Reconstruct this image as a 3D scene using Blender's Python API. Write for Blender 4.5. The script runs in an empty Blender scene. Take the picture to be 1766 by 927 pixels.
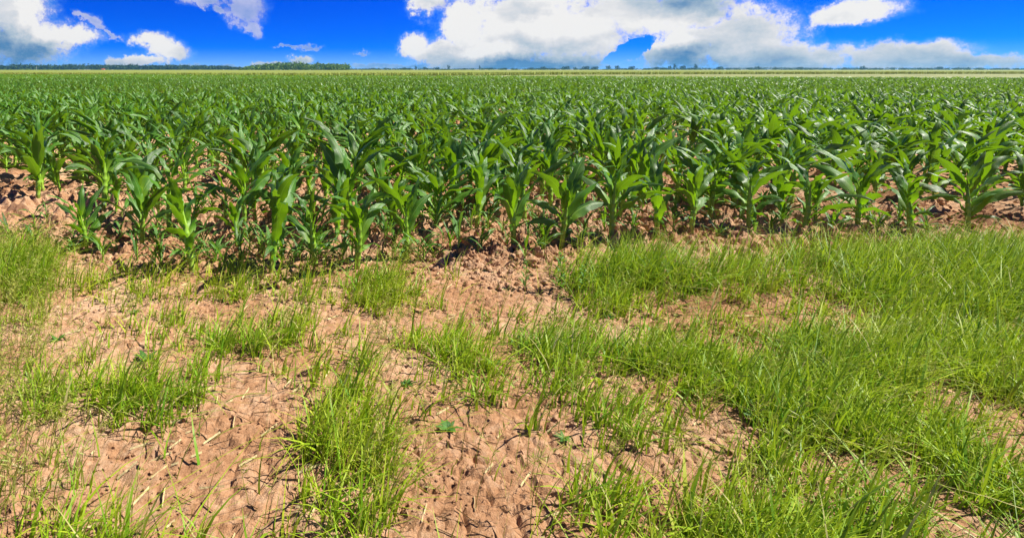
import bpy, math, random
import numpy as np
from mathutils import Vector, Matrix

PI = math.pi
rnd = random.Random(7)
RS = np.random.RandomState(11)
scene = bpy.context.scene
C = scene.collection

# ------------------------------------------------------------------ camera numbers
F, CX, CY = 1000.0, 600.0, 254.0          # focal length and principal point in photo pixels
H, HOR = 1.70, 120.0
PITCH = math.atan((CY - HOR) / F)
cp, sp = math.cos(PITCH), math.sin(PITCH)

def ground_at(px, py, z=0.0):
    """point of the level ground seen at a pixel of the photograph"""
    a, b = (px - CX) / F, (CY - py) / F
    d = Vector((a, cp + b * sp, -sp + b * cp))
    t = (z - H) / d.z
    return d.x * t, d.y * t

def px_of(X, Y):
    zc = Y * cp + H * sp
    return CX + F * X / zc

# ------------------------------------------------------------------ noise
def _h(ix, iy, seed):
    n = (ix.astype(np.int64) * 374761393 + iy.astype(np.int64) * 668265263 + seed * 974711) & 0xFFFFFFFF
    n = ((n ^ (n >> 13)) * 1274126177) & 0xFFFFFFFF
    n = n ^ (n >> 16)
    return (n & 0xFFFFFF) / float(0xFFFFFF)

def vnoise(x, y, seed=0):
    x = np.asarray(x, float); y = np.asarray(y, float)
    ix, iy = np.floor(x), np.floor(y)
    fx, fy = x - ix, y - iy
    fx = fx * fx * (3 - 2 * fx); fy = fy * fy * (3 - 2 * fy)
    a, b = _h(ix, iy, seed), _h(ix + 1, iy, seed)
    c, d = _h(ix, iy + 1, seed), _h(ix + 1, iy + 1, seed)
    return (a * (1 - fx) + b * fx) * (1 - fy) + (c * (1 - fx) + d * fx) * fy

def fbm(x, y, seed=0, oct=4):
    r, a, s = 0, 0.5, 0
    for o in range(oct):
        r = r + a * vnoise(x * 2 ** o + 17 * o, y * 2 ** o - 9 * o, seed + o); s += a; a *= 0.5
    return r / s

def clods(x, y, cell, seed, keep):
    """lumpy broken-earth bumps: height field of jittered rounded lumps"""
    gx, gy = np.floor(x / cell), np.floor(y / cell)
    best = np.zeros_like(x)
    for dx in (-1, 0, 1):
        for dy in (-1, 0, 1):
            ix, iy = gx + dx, gy + dy
            jx = (ix + 0.15 + 0.7 * _h(ix, iy, seed)) * cell
            jy = (iy + 0.15 + 0.7 * _h(ix, iy, seed + 1)) * cell
            r = cell * (0.35 + 0.5 * _h(ix, iy, seed + 2))
            k = _h(ix, iy, seed + 3) < keep
            an = _h(ix, iy, seed + 4) * PI
            ex, ey = x - jx, y - jy
            u = ex * np.cos(an) + ey * np.sin(an); v = (-ex * np.sin(an) + ey * np.cos(an)) * 1.45
            d = np.maximum.reduce([np.abs(u), np.abs(v), np.abs(u * .6 + v * .8) * (0.85 + .3 * _h(ix, iy, seed + 6)), np.abs(u * .75 - v * .66) * (0.85 + .3 * _h(ix, iy, seed + 7))]) / r
            tl = (u * (_h(ix, iy, seed + 8) - .5) + v * (_h(ix, iy, seed + 9) - .5)) * 1.1
            hh = (np.minimum(np.clip((1 - d) * 1.9, 0, 1), 0.62 + 0.3 * (1 - d)) * r * (0.35 + 0.75 * _h(ix, iy, seed + 5)) + np.where(d < 1, tl, 0) * np.clip((1 - d) * 3, 0, 1)) * k
            best = np.maximum(best, hh)
    return best

def cracks(x, y, cell, seed):
    gx, gy = np.floor(x / cell), np.floor(y / cell)
    f1 = np.full_like(x, 9.0); f2 = np.full_like(x, 9.0)
    for dx in (-1, 0, 1):
        for dy in (-1, 0, 1):
            ix, iy = gx + dx, gy + dy
            d = np.hypot(x / cell - ix - _h(ix, iy, seed), y / cell - iy - _h(ix, iy, seed + 1))
            f2 = np.where(d < f1, f1, np.minimum(f2, d)); f1 = np.minimum(f1, d)
    return np.clip(1 - (f2 - f1) / 0.16, 0, 1) * np.clip(vnoise(x / cell * .45, y / cell * .45, seed + 3) * 2.2 - .7, 0, 1)

def ground_h(x, y):
    x = np.asarray(x, float); y = np.asarray(y, float)
    w = 0.025 * (x - 0.4) + fbm(x * 0.8, x * 0 + 3, 5, 3) * 0.6
    tilled = np.clip((y - 4.55 - w * 0.5) / 0.6, 0, 1)
    near = np.clip((40 - y) / 30, 0, 1) * np.clip((y + 3) / 3, 0, 1) * np.clip((30 - np.abs(x)) / 10, 0, 1)
    h = (fbm(x * 1.1, y * 1.1, 1, 3) - 0.5) * 0.07
    wob = (fbm(x * 9, y * 9, 31, 3) - 0.5) * 0.06
    wob2 = (fbm(x * 9, y * 9, 41, 3) - 0.5) * 0.06
    h = h + clods(x + wob, y + wob2, 0.24, 3, 0.22) * (0.05 + 0.95 * tilled) * 0.55
    h = h + clods(x + wob, y + wob2, 0.125, 13, 0.60) * (0.15 + 0.85 * tilled) * 0.85
    h = h + clods(x + wob2 * .5, y + wob * .5, 0.07, 23, 0.65) * (0.35 + .65 * tilled) * 0.95
    h = h - cracks(x + wob, y + wob2, 0.16, 61) * (0.018 + .03 * tilled) - cracks(x + wob2 * .6, y + wob * .6, 0.075, 63) * (0.012 + .012 * tilled)
    h = h + (fbm(x * 14, y * 14, 9, 3) - 0.5) * 0.018
    h = h - np.clip(0.55 - vnoise(x * 3.1, y * 3.1, 77), 0, 1) * 0.10 * tilled
    return h * near

# ------------------------------------------------------------------ helpers
def mesh_np(name, V, Q, uv=None, smooth=True, tris=False):
    V = np.asarray(V, np.float32).reshape(-1, 3); Q = np.asarray(Q, np.int32)
    k = Q.shape[1]; n = len(Q)
    m = bpy.data.meshes.new(name)
    m.vertices.add(len(V)); m.vertices.foreach_set('co', V.ravel())
    m.loops.add(n * k); m.loops.foreach_set('vertex_index', Q.ravel())
    m.polygons.add(n); m.polygons.foreach_set('loop_start', np.arange(0, n * k, k, dtype=np.int32))
    m.polygons.foreach_set('use_smooth', np.full(n, smooth, bool))
    m.update(calc_edges=True)
    if uv is not None:
        uv = np.asarray(uv, np.float32)
        l = m.uv_layers.new(name='UVMap'); l.data.foreach_set('uv', uv[Q.ravel()].ravel())
    m.validate()
    return m

def obj(name, mesh, mat=None, parent=None):
    o = bpy.data.objects.new(name, mesh); C.objects.link(o)
    if mat and not len(mesh.materials): mesh.materials.append(mat)
    if parent: o.parent = parent
    return o

def tag(o, label=None, cat=None, group=None, kind=None):
    if label: o['label'] = label
    if cat: o['category'] = cat
    if group: o['group'] = group
    if kind: o['kind'] = kind
    return o

def empty(name, loc, rz=0, s=1):
    o = bpy.data.objects.new(name, None); C.objects.link(o)
    o.location = loc; o.rotation_euler = (0, 0, rz); o.scale = (s, s, s); o.empty_display_size = 0.1
    return o

def join_arr(parts):
    V, Q, U, off = [], [], [], 0
    for v, q, u in parts:
        V.append(v); Q.append(q + off); U.append(u); off += len(v)
    return np.concatenate(V), np.concatenate(Q), np.concatenate(U)

def tube_arr(path, radii, n=8, cap=True):
    path = [Vector(p) for p in path]
    V, U = [], []
    for i, p in enumerate(path):
        d = (path[min(i + 1, len(path) - 1)] - path[max(i - 1, 0)]).normalized()
        a = d.cross(Vector((0.31, 0.95, 0.05))).normalized(); b = d.cross(a)
        for j in range(n):
            t = 2 * PI * j / n
            V.append(tuple(p + (a * math.cos(t) + b * math.sin(t)) * radii[i])); U.append((j / n, i / (len(path) - 1)))
    Q = []
    for i in range(len(path) - 1):
        for j in range(n):
            Q.append((i * n + j, i * n + (j + 1) % n, (i + 1) * n + (j + 1) % n, (i + 1) * n + j))
    return np.array(V), np.array(Q), np.array(U)

# ------------------------------------------------------------------ materials
def new_mat(name):
    m = bpy.data.materials.new(name); m.use_nodes = True
    nt = m.node_tree; nt.nodes.clear()
    out = nt.nodes.new('ShaderNodeOutputMaterial')
    return m, nt, out
def N(nt, t, **k):
    n = nt.nodes.new(t)
    for a, b in k.items():
        if a.startswith('i_'):
            key = a[2:]; n.inputs[int(key) if key.isdigit() else key.replace('_', ' ')].default_value = b
        else: setattr(n, a, b)
    return n
def ramp(nt, fac, stops):
    r = N(nt, 'ShaderNodeValToRGB'); e = r.color_ramp.elements
    while len(e) < len(stops): e.new(0.5)
    for i, (p, c) in enumerate(stops): e[i].position = p; e[i].color = (*c, 1)
    nt.links.new(fac, r.inputs[0]); return r.outputs[0]
def math_(nt, op, a, b=None, c=None, clamp=False):
    n = N(nt, 'ShaderNodeMath', operation=op); n.use_clamp = clamp
    for i, v in enumerate((a, b, c)):
        if v is None: continue
        if isinstance(v, (int, float)): n.inputs[i].default_value = v
        else: nt.links.new(v, n.inputs[i])
    return n.outputs[0]
def mixc(nt, fac, a, b, blend='MIX'):
    n = N(nt, 'ShaderNodeMix', data_type='RGBA', blend_type=blend)
    for s, v in ((0, fac), (6, a), (7, b)):
        if isinstance(v, (int, float)): n.inputs[s].default_value = v
        elif isinstance(v, tuple): n.inputs[s].default_value = (*v, 1)
        else: nt.links.new(v, n.inputs[s])
    return n.outputs[2]

def leaf_material(name, deep, mid, base, rib, trans, rough=0.38, tmix=0.30, noise=2.5, basefrac=0.30, spec=0.4):
    m, nt, out = new_mat(name); L = nt.links
    uv = N(nt, 'ShaderNodeUVMap'); uv.uv_map = 'UVMap'
    sx = N(nt, 'ShaderNodeSeparateXYZ'); L.new(uv.outputs[0], sx.inputs[0])
    geo = N(nt, 'ShaderNodeNewGeometry')
    no = N(nt, 'ShaderNodeTexNoise', i_Scale=noise, i_Detail=3.0); L.new(geo.outputs['Position'], no.inputs['Vector'])
    oi = N(nt, 'ShaderNodeObjectInfo')
    nl = N(nt, 'ShaderNodeTexNoise', i_Scale=0.16, i_Detail=2.0); L.new(geo.outputs['Position'], nl.inputs['Vector'])
    f = math_(nt, 'ADD', math_(nt, 'ADD', math_(nt, 'MULTIPLY', no.outputs['Fac'], 0.6), math_(nt, 'MULTIPLY', nl.outputs['Fac'], 0.35)), math_(nt, 'MULTIPLY_ADD', oi.outputs['Random'], 0.4, -0.1))
    col = ramp(nt, f, [(0.36, deep), (0.70, mid)])
    # fine lengthways veins
    wv = math_(nt, 'SINE', math_(nt, 'MULTIPLY', sx.outputs[0], 95.0))
    col = mixc(nt, math_(nt, 'MULTIPLY_ADD', wv, 0.05, 0.05), col, rib)
    bfac = math_(nt, 'SUBTRACT', 1.0, math_(nt, 'DIVIDE', sx.outputs[1], basefrac), clamp=True)
    col = mixc(nt, math_(nt, 'POWER', bfac, 1.4), col, base)
    d = math_(nt, 'ABSOLUTE', math_(nt, 'SUBTRACT', sx.outputs[0], 0.5))
    ribf = math_(nt, 'SUBTRACT', 1.0, math_(nt, 'DIVIDE', d, 0.055), clamp=True)
    col = mixc(nt, math_(nt, 'MULTIPLY', ribf, 0.75), col, rib)
    p = N(nt, 'ShaderNodeBsdfPrincipled'); p.inputs['Roughness'].default_value = rough
    p.inputs['Specular IOR Level'].default_value = spec
    L.new(col, p.inputs['Base Color'])
    bmp = N(nt, 'ShaderNodeBump', i_Strength=0.25, i_Distance=0.004); L.new(wv, bmp.inputs['Height'])
    L.new(bmp.outputs[0], p.inputs['Normal'])
    t = N(nt, 'ShaderNodeBsdfTranslucent')
    L.new(mixc(nt, math_(nt, 'POWER', bfac, 1.2), trans, tuple(min(1, v * 1.5) for v in trans)), t.inputs['Color'])
    mx = N(nt, 'ShaderNodeMixShader'); mx.inputs[0].default_value = tmix
    L.new(p.outputs[0], mx.inputs[1]); L.new(t.outputs[0], mx.inputs[2]); L.new(mx.outputs[0], out.inputs[0])
    return m

M = {}
M['maize'] = leaf_material('maize_leaf', (0.007, 0.052, 0.004), (0.064, 0.205, 0.007), (0.30, 0.50, 0.02), (0.26, 0.42, 0.09), (0.30, 0.58, 0.008), rough=0.42, tmix=0.24, spec=0.5, basefrac=0.40)
M['dry_leaf'] = leaf_material('dry_leaf', (0.20, 0.16, 0.03), (0.42, 0.32, 0.10), (0.12, 0.30, 0.02), (0.45, 0.38, 0.16), (0.4, 0.33, 0.06), rough=0.6)
M['weed'] = leaf_material('weed_leaf', (0.04, 0.15, 0.02), (0.10, 0.26, 0.03), (0.15, 0.3, 0.03), (0.2, 0.33, 0.07), (0.22, 0.42, 0.03), rough=0.5, basefrac=0.2)

def stalk_material():
    m, nt, out = new_mat('maize_stalk'); L = nt.links
    tc = N(nt, 'ShaderNodeTexCoord'); sz = N(nt, 'ShaderNodeSeparateXYZ'); L.new(tc.outputs['Object'], sz.inputs[0])
    mp = N(nt, 'ShaderNodeMapping'); mp.inputs['Scale'].default_value = (90, 90, 6); L.new(tc.outputs['Object'], mp.inputs['Vector'])
    no = N(nt, 'ShaderNodeTexNoise', i_Scale=1.0, i_Detail=3.0); L.new(mp.outputs[0], no.inputs['Vector'])
    c = ramp(nt, no.outputs['Fac'], [(0.3, (0.17, 0.36, 0.02)), (0.7, (0.33, 0.50, 0.05))])
    low = math_(nt, 'SUBTRACT', 1.0, math_(nt, 'DIVIDE', sz.outputs[2], 0.10), clamp=True)
    c = mixc(nt, math_(nt, 'MULTIPLY', low, 0.35), c, (0.30, 0.22, 0.10))
    p = N(nt, 'ShaderNodeBsdfPrincipled'); p.inputs['Roughness'].default_value = 0.42
    p.inputs['Subsurface Weight'].default_value = 0.0
    L.new(c, p.inputs['Base Color']); L.new(p.outputs[0], out.inputs[0]); return m
M['stalk'] = stalk_material()

def soil_material():
    m, nt, out = new_mat('soil'); L = nt.links
    geo = N(nt, 'ShaderNodeNewGeometry')
    n1 = N(nt, 'ShaderNodeTexNoise', i_Scale=0.9, i_Detail=6.0, i_Roughness=0.65); L.new(geo.outputs['Position'], n1.inputs['Vector'])
    n2 = N(nt, 'ShaderNodeTexNoise', i_Scale=24.0, i_Detail=6.0, i_Roughness=0.7); L.new(geo.outputs['Position'], n2.inputs['Vector'])
    n3 = N(nt, 'ShaderNodeTexVoronoi', i_Scale=20.0); n3.feature = 'F1'; L.new(geo.outputs['Position'], n3.inputs['Vector'])
    n4 = N(nt, 'ShaderNodeTexNoise', i_Scale=160.0, i_Detail=4.0, i_Roughness=0.7); L.new(geo.outputs['Position'], n4.inputs['Vector'])
    f = math_(nt, 'ADD', math_(nt, 'MULTIPLY', n1.outputs['Fac'], 0.55), math_(nt, 'MULTIPLY', n2.outputs['Fac'], 0.45))
    c = ramp(nt, f, [(0.32, (0.23, 0.10, 0.042)), (0.47, (0.47, 0.25, 0.125)), (0.60, (0.64, 0.42, 0.26))])
    c = mixc(nt, math_(nt, 'MULTIPLY', n3.outputs['Color'], 0.16), c, (0.52, 0.31, 0.19))
    c = mixc(nt, math_(nt, 'MULTIPLY', math_(nt, 'SUBTRACT', n4.outputs['Fac'], 0.5, clamp=True), 0.9), c, (0.12, 0.055, 0.03))
    p = N(nt, 'ShaderNodeBsdfPrincipled'); p.inputs['Roughness'].default_value = 0.95
    p.inputs['Specular IOR Level'].default_value = 0.12
    L.new(c, p.inputs['Base Color'])
    h = math_(nt, 'ADD', math_(nt, 'MULTIPLY', n2.outputs['Fac'], 0.6), math_(nt, 'MULTIPLY', n4.outputs['Fac'], 0.35))
    b = N(nt, 'ShaderNodeBump', i_Strength=0.9, i_Distance=0.03); L.new(h, b.inputs['Height'])
    L.new(b.outputs[0], p.inputs['Normal']); L.new(p.outputs[0], out.inputs[0]); return m
M['soil'] = soil_material()

def blade_material(name, stops, trans, rough=0.5, tmix=0.3, tip=None):
    """u of the UV map is a random number per blade, v runs along it"""
    m, nt, out = new_mat(name); L = nt.links
    uv = N(nt, 'ShaderNodeUVMap'); uv.uv_map = 'UVMap'
    sx = N(nt, 'ShaderNodeSeparateXYZ'); L.new(uv.outputs[0], sx.inputs[0])
    c = ramp(nt, sx.outputs[0], stops)
    if tip: c = mixc(nt, math_(nt, 'MULTIPLY', math_(nt, 'POWER', sx.outputs[1], 2.0), 0.55), c, tip)
    p = N(nt, 'ShaderNodeBsdfPrincipled'); p.inputs['Roughness'].default_value = rough
    p.inputs['Specular IOR Level'].default_value = 0.35
    L.new(c, p.inputs['Base Color'])
    t = N(nt, 'ShaderNodeBsdfTranslucent'); t.inputs['Color'].default_value = (*trans, 1)
    mx = N(nt, 'ShaderNodeMixShader'); mx.inputs[0].default_value = tmix
    L.new(p.outputs[0], mx.inputs[1]); L.new(t.outputs[0], mx.inputs[2]); L.new(mx.outputs[0], out.inputs[0]); return m
M['grass'] = blade_material('verge_grass', [(0.0, (0.045, 0.22, 0.010)), (0.35, (0.18, 0.42, 0.012)), (0.75, (0.42, 0.58, 0.02)), (0.93, (0.54, 0.58, 0.05)), (1.0, (0.58, 0.48, 0.22))], (0.40, 0.54, 0.02), tmix=0.36, tip=(0.44, 0.50, 0.03))
M['panicle'] = blade_material('feathery_grass', [(0.0, (0.16, 0.30, 0.02)), (0.6, (0.32, 0.38, 0.04)), (1.0, (0.45, 0.42, 0.10))], (0.4, 0.45, 0.05))
M['crop'] = blade_material('far_maize', [(0.0, (0.012, 0.085, 0.010)), (0.5, (0.028, 0.15, 0.012)), (1.0, (0.06, 0.21, 0.02))], (0.17, 0.42, 0.015), rough=0.4)
M['wheat'] = blade_material('wheat', [(0.0, (0.06, 0.14, 0.015)), (0.5, (0.25, 0.34, 0.04)), (1.0, (0.43, 0.47, 0.09))], (0.4, 0.4, 0.08), rough=0.7, tip=(0.43, 0.46, 0.09))
M['wood'] = blade_material('far_foliage', [(0.0, (0.012, 0.045, 0.014)), (0.6, (0.035, 0.09, 0.022)), (1.0, (0.07, 0.13, 0.03))], (0.08, 0.16, 0.02), rough=0.7, tmix=0.15)
M['copse'] = blade_material('copse_foliage', [(0.0, (0.03, 0.10, 0.010)), (0.6, (0.15, 0.28, 0.022)), (1.0, (0.28, 0.38, 0.05))], (0.16, 0.28, 0.03), rough=0.7, tmix=0.15)
M['hedge'] = blade_material('hedge_foliage', [(0.0, (0.05, 0.12, 0.02)), (0.6, (0.13, 0.22, 0.03)), (1.0, (0.2, 0.27, 0.05))], (0.2, 0.3, 0.03), rough=0.7, tmix=0.2)

def plain(name, c, rough=0.8, n=8.0, var=0.25):
    m, nt, out = new_mat(name); L = nt.links
    geo = N(nt, 'ShaderNodeNewGeometry')
    no = N(nt, 'ShaderNodeTexNoise', i_Scale=n, i_Detail=4.0); L.new(geo.outputs['Position'], no.inputs['Vector'])
    col = ramp(nt, no.outputs['Fac'], [(0.3, tuple(v * (1 - var) for v in c)), (0.7, tuple(v * (1 + var) for v in c))])
    p = N(nt, 'ShaderNodeBsdfPrincipled'); p.inputs['Roughness'].default_value = rough
    L.new(col, p.inputs['Base Color'])
    b = N(nt, 'ShaderNodeBump', i_Strength=0.5, i_Distance=0.02); L.new(no.outputs['Fac'], b.inputs['Height']); L.new(b.outputs[0], p.inputs['Normal'])
    L.new(p.outputs[0], out.inputs[0]); return m
M['margin'] = plain('dry_margin', (0.22, 0.24, 0.05), n=0.22, var=0.5)
M['bark'] = plain('bark', (0.12, 0.09, 0.06))
M['stone'] = plain('stone', (0.17, 0.15, 0.15), n=30)
M['post'] = plain('pale_pole', (0.55, 0.53, 0.50))
M['dark_post'] = plain('dark_pole', (0.08, 0.08, 0.09))
M['wall'] = plain('render_wall', (0.55, 0.45, 0.38))
M['roof'] = plain('red_roof', (0.45, 0.10, 0.04))
M['straw'] = plain('straw', (0.55, 0.45, 0.22), n=40)

# ------------------------------------------------------------------ ground: one sheet to the horizon
def axis(lo, hi, step, far_lo, far_hi, g_lo, g_hi):
    a = list(np.arange(lo, hi, step))
    s, x = step, a[-1]; up = []
    while x < far_hi: s *= g_hi(x); x += s; up.append(x)
    s, x = step, a[0]; dn = []
    while x > far_lo: s *= g_lo(x); x -= s; dn.append(x)
    return np.array(dn[::-1] + a + up)
gx = axis(-3.4, 4.6, 0.0155, -7000, 7000, lambda x: 1.04 if x > -12 else 1.25, lambda x: 1.04 if x < 16 else 1.25)
gy = axis(2.0, 8.2, 0.0155, -3000, 9000, lambda x: 1.25, lambda x: 1.022 if x < 20 else 1.22)
GX, GY = np.meshgrid(gx, gy)
GZ = ground_h(GX, GY)
nx, ny = len(gx), len(gy)
idx = np.arange(nx * ny).reshape(ny, nx)
GQ = np.stack([idx[:-1, :-1], idx[:-1, 1:], idx[1:, 1:], idx[1:, :-1]], -1).reshape(-1, 4)
g = obj('ground', mesh_np('ground', np.stack([GX, GY, GZ], -1), GQ, smooth=False), M['soil'])
tag(g, 'cracked reddish tan earth of the maize field, lumpy with clods', 'ground', kind='structure')

def rubble():
    import bmesh
    T = []
    for k in range(10):
        bm = bmesh.new(); bmesh.ops.create_icosphere(bm, subdivisions=1 + (k % 2), radius=1.0)
        r = np.random.RandomState(900 + k)
        pl = r.normal(0, 1, (7, 3)); pl /= np.linalg.norm(pl, axis=1)[:, None]; ds = r.uniform(.45, .85, 7)
        V = np.array([v.co[:] for v in bm.verts]) * np.array([1.0, r.uniform(.6, .95), r.uniform(.5, .8)])
        for p, d in zip(pl, ds):                       # broken faces
            t = V @ p; V = V - np.where(t > d, t - d, 0)[:, None] * p
        V += r.normal(0, .05, V.shape)
        T.append((V, np.array([[l.index for l in f.verts] for f in bm.faces]))); bm.free()
    VV, QQ, off = [], [], 0
    n = 15000
    Y = 4.15 + RS.exponential(2.0, n); X = RS.uniform(-.72, 1.22, n) * (Y + .5)
    dn = fbm(X * 1.4, Y * 1.4, 99, 3)
    k = (RS.uniform(0, 1, n) < np.clip((dn - .3) * 3.5, .05, 1) * np.clip((Y - 4.2) / .9, .13, 1)) & (Y < 11)
    X, Y = X[k], Y[k]; n = len(X)
    S_ = 0.009 + RS.gamma(1.5, 0.0085, n); S_ = np.clip(S_, .008, .075); Z = ground_h(X, Y) + S_ * RS.uniform(-.1, .35, n)
    m2 = 16000
    Y2 = RS.uniform(1.9, 5.2, m2); X2 = RS.uniform(-.72, 1.22, m2) * (Y2 + .5); k = RS.uniform(0, 1, m2) < np.clip((fbm(X2 * 2.4, Y2 * 2.4, 97, 3) - .34) * 4, .04, 1)
    X2, Y2 = X2[k], Y2[k]; S2 = np.clip(RS.gamma(2, .0024, len(X2)) + .002, .002, .016)
    X = np.concatenate([X, X2]); Y = np.concatenate([Y, Y2]); Z = np.concatenate([Z, ground_h(X2, Y2) + S2 * .3]); S_ = np.concatenate([S_, S2]); n = len(X)
    key = RS.randint(0, len(T), n); a = RS.uniform(0, 6.28, n); ti = RS.normal(0, .4, n)
    for i, (V, Q) in enumerate(T):
        m = key == i; c, sn = np.cos(a[m])[:, None], np.sin(a[m])[:, None]
        x = V[:, 0] * c - V[:, 1] * sn; y = V[:, 0] * sn + V[:, 1] * c; z = V[:, 2] + x * ti[m][:, None]
        P = np.stack([x, y, z], -1) * S_[m][:, None, None] + np.stack([X[m], Y[m], Z[m]], -1)[:, None]
        VV.append(P.reshape(-1, 3)); QQ.append((Q[None] + (np.arange(m.sum()) * len(V))[:, None, None]).reshape(-1, 3) + off); off += m.sum() * len(V)
    o = obj('clods', mesh_np('clods', np.concatenate(VV), np.concatenate(QQ), smooth=False), M['soil'])
    tag(o, 'crumbled broken clods of dry earth strewn over the field', 'clods', kind='stuff')
rubble()

# ------------------------------------------------------------------ maize
def leaf_arr(r, L, W, th0, th1, az, z0, r0, nseg=12, nac=4, wave=0.010, fold=0.35, twist=0.0, bend=1.3, side0=0.0):
    V, U = [], []
    pos = Vector((r0 * math.cos(az), r0 * math.sin(az), z0)); ds = L / nseg
    k = r.uniform(2.2, 3.8); p1, p2 = r.uniform(0, 6.3), r.uniform(0, 6.3)
    dp = r.uniform(-0.35, 0.35); th = th0; tp = r.uniform(1.3, 2.0); rag = 0.10
    for i in range(nseg + 1):
        s = i / nseg
        th = th0 + (th1 - th0) * s ** bend
        a = az + dp * s + side0
        tan = Vector((math.sin(th) * math.cos(a), math.sin(th) * math.sin(a), math.cos(th)))
        sd = Vector((-math.sin(a), math.cos(a), 0))
        nrm = tan.cross(sd) * -1.0            # upper face of the blade
        tw = twist * s ** 1.2
        sd2 = sd * math.cos(tw) + nrm * math.sin(tw); n2 = nrm * math.cos(tw) - sd * math.sin(tw)
        w = W * 0.5 * ((0.42 + 0.58 * min(1, s / 0.32) ** 0.8) if s < 0.32 else max(0.0, 1 - ((s - 0.32) / 0.68) ** tp)) * (1 + r.uniform(-rag, rag)) + 0.0006
        fo = fold + (1.1 - fold) * max(0, 1 - s / 0.16)
        for j in range(nac + 1):
            t = -1 + 2 * j / nac
            wv = wave * math.sin(2 * PI * k * s + (p1 if t > 0 else p2)) * t * t * min(1, s * 5) * (1 - s ** 3)
            V.append(tuple(pos + sd2 * (t * w * math.cos(fo * 0.6)) + n2 * (abs(t) ** 1.2 * w * fo * 0.75 + wv)))
            U.append((j / nac, s))
        pos = pos + tan * ds
    Q = []; m = nac + 1
    for i in range(nseg):
        for j in range(nac): Q.append((i * m + j, i * m + j + 1, (i + 1) * m + j + 1, (i + 1) * m + j))
    return np.array(V), np.array(Q), np.array(U)

def maize_arrays(seed, size=1.0, nseg=12, nac=4, lite=False):
    """stalk and list of leaves of one young maize plant about 0.8 m tall"""
    r = random.Random(seed)
    top = r.uniform(0.40, 0.50)
    nod = [0.0, 0.05, 0.12, 0.19, 0.26, 0.33, 0.40, top, top + 0.09]
    lean = (r.uniform(-0.04, 0.04), r.uniform(-0.04, 0.04))
    path, rad = [], []
    base_r = r.uniform(0.019, 0.0245)
    for i, z in enumerate(nod):
        t = z / nod[-1]
        c = (lean[0] * t * t, lean[1] * t * t)
        rr = base_r * (0.95 + 0.25 * math.sin(PI * min(1, t * 1.2))) * (1 - 0.72 * max(0, t - 0.55) / 0.45)
        if not lite and 0 < i < 7:
            path.append((c[0], c[1], z - 0.012)); rad.append(rr * 0.97)
            path.append((c[0], c[1], z)); rad.append(rr * 1.16)
            path.append((c[0], c[1], z + 0.010)); rad.append(rr * 0.98)
        else:
            path.append((c[0], c[1], z - (0.10 if i == 0 else 0))); rad.append(rr)
    stalk = tube_arr(path, rad, 6 if lite else 10)
    psi = r.uniform(0, 2 * PI); leaves = []
    spec = []
    nl = 3 if not lite else 2
    for i in range(nl):                                          # small drooping low leaves
        spec.append((r.uniform(0.20, 0.34), r.uniform(0.034, 0.052), r.uniform(0.6, 0.9), r.uniform(2.2, 2.9), 0.10 + 0.05 * i, 0.9))
    zs = [0.20, 0.25, 0.30, 0.345, 0.39, 0.43]
    for i, z in enumerate(zs):                                    # broad arching leaves
        spec.append((r.uniform(0.42, 0.68), r.uniform(0.070, 0.118), r.uniform(0.40, 0.80) - 0.05 * i, r.uniform(1.7, 2.75) - 0.10 * i, z + r.uniform(-.02, .02), r.uniform(0.8, 1.5)))
    for i in range(3):                                            # upright rolled leaves of the whorl
        spec.append((r.uniform(0.26, 0.44), r.uniform(0.060, 0.098), r.uniform(0.10, 0.34), r.uniform(0.8, 2.1), top + 0.025 * i, r.uniform(1.1, 1.7)))
    fl, fw = r.uniform(.80, 1.14), r.uniform(.82, 1.25)
    up = r.uniform(0.70, 1.0)
    for i, (L, W, a, b, z, bend) in enumerate(spec):
        L *= fl; W *= fw; b *= up if 2 < i else 1
        az = psi + (i % 2) * PI + r.uniform(-0.45, 0.45)
        if i >= len(spec) - 3: az += r.uniform(-0.6, 0.6)
        t = z / nod[-1]
        v, q, u = leaf_arr(r, L, W, a, b, az, z, 0.006, nseg, nac, wave=r.uniform(0.009, 0.021), fold=r.uniform(0.2, 0.5),
                           twist=r.uniform(-1.7, 1.7), bend=bend)
        v = v + np.array([lean[0] * t * t, lean[1] * t * t, 0])
        leaves.append((v, q, u))
    return stalk, leaves

def proto_meshes(seed):
    st, lv = maize_arrays(seed)
    ms = mesh_np('stalk', *st); ms.materials.append(M['stalk'])
    ml = []
    for i, (v, q, u) in enumerate(lv):
        m = mesh_np('leaf', v, q, u); m.materials.append(M['dry_leaf'] if i == 0 and seed % 3 == 0 else M['maize']); ml.append(m)
    return ms, ml
PROT = [proto_meshes(100 + i) for i in range(24)]

def put_maize(x, y, rz, s, label, group=None, k=None):
    z = float(ground_h(np.array([x]), np.array([y]))[0])
    o = empty('maize_plant', (x, y, z - 0.01), rz, s)
    o.scale = (s * rnd.uniform(1.0, 1.16),) * 2 + (s * 1.03,)
    o.rotation_euler = (rnd.uniform(-.16, .16), rnd.uniform(-.16, .16), rz)
    tag(o, label, 'maize plant', group)
    ms, ml = PROT[rnd.randrange(len(PROT)) if k is None else k]
    obj('stalk', ms, None, o)
    for m in ml: obj('leaf', m, None, o)
    return o

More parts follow.
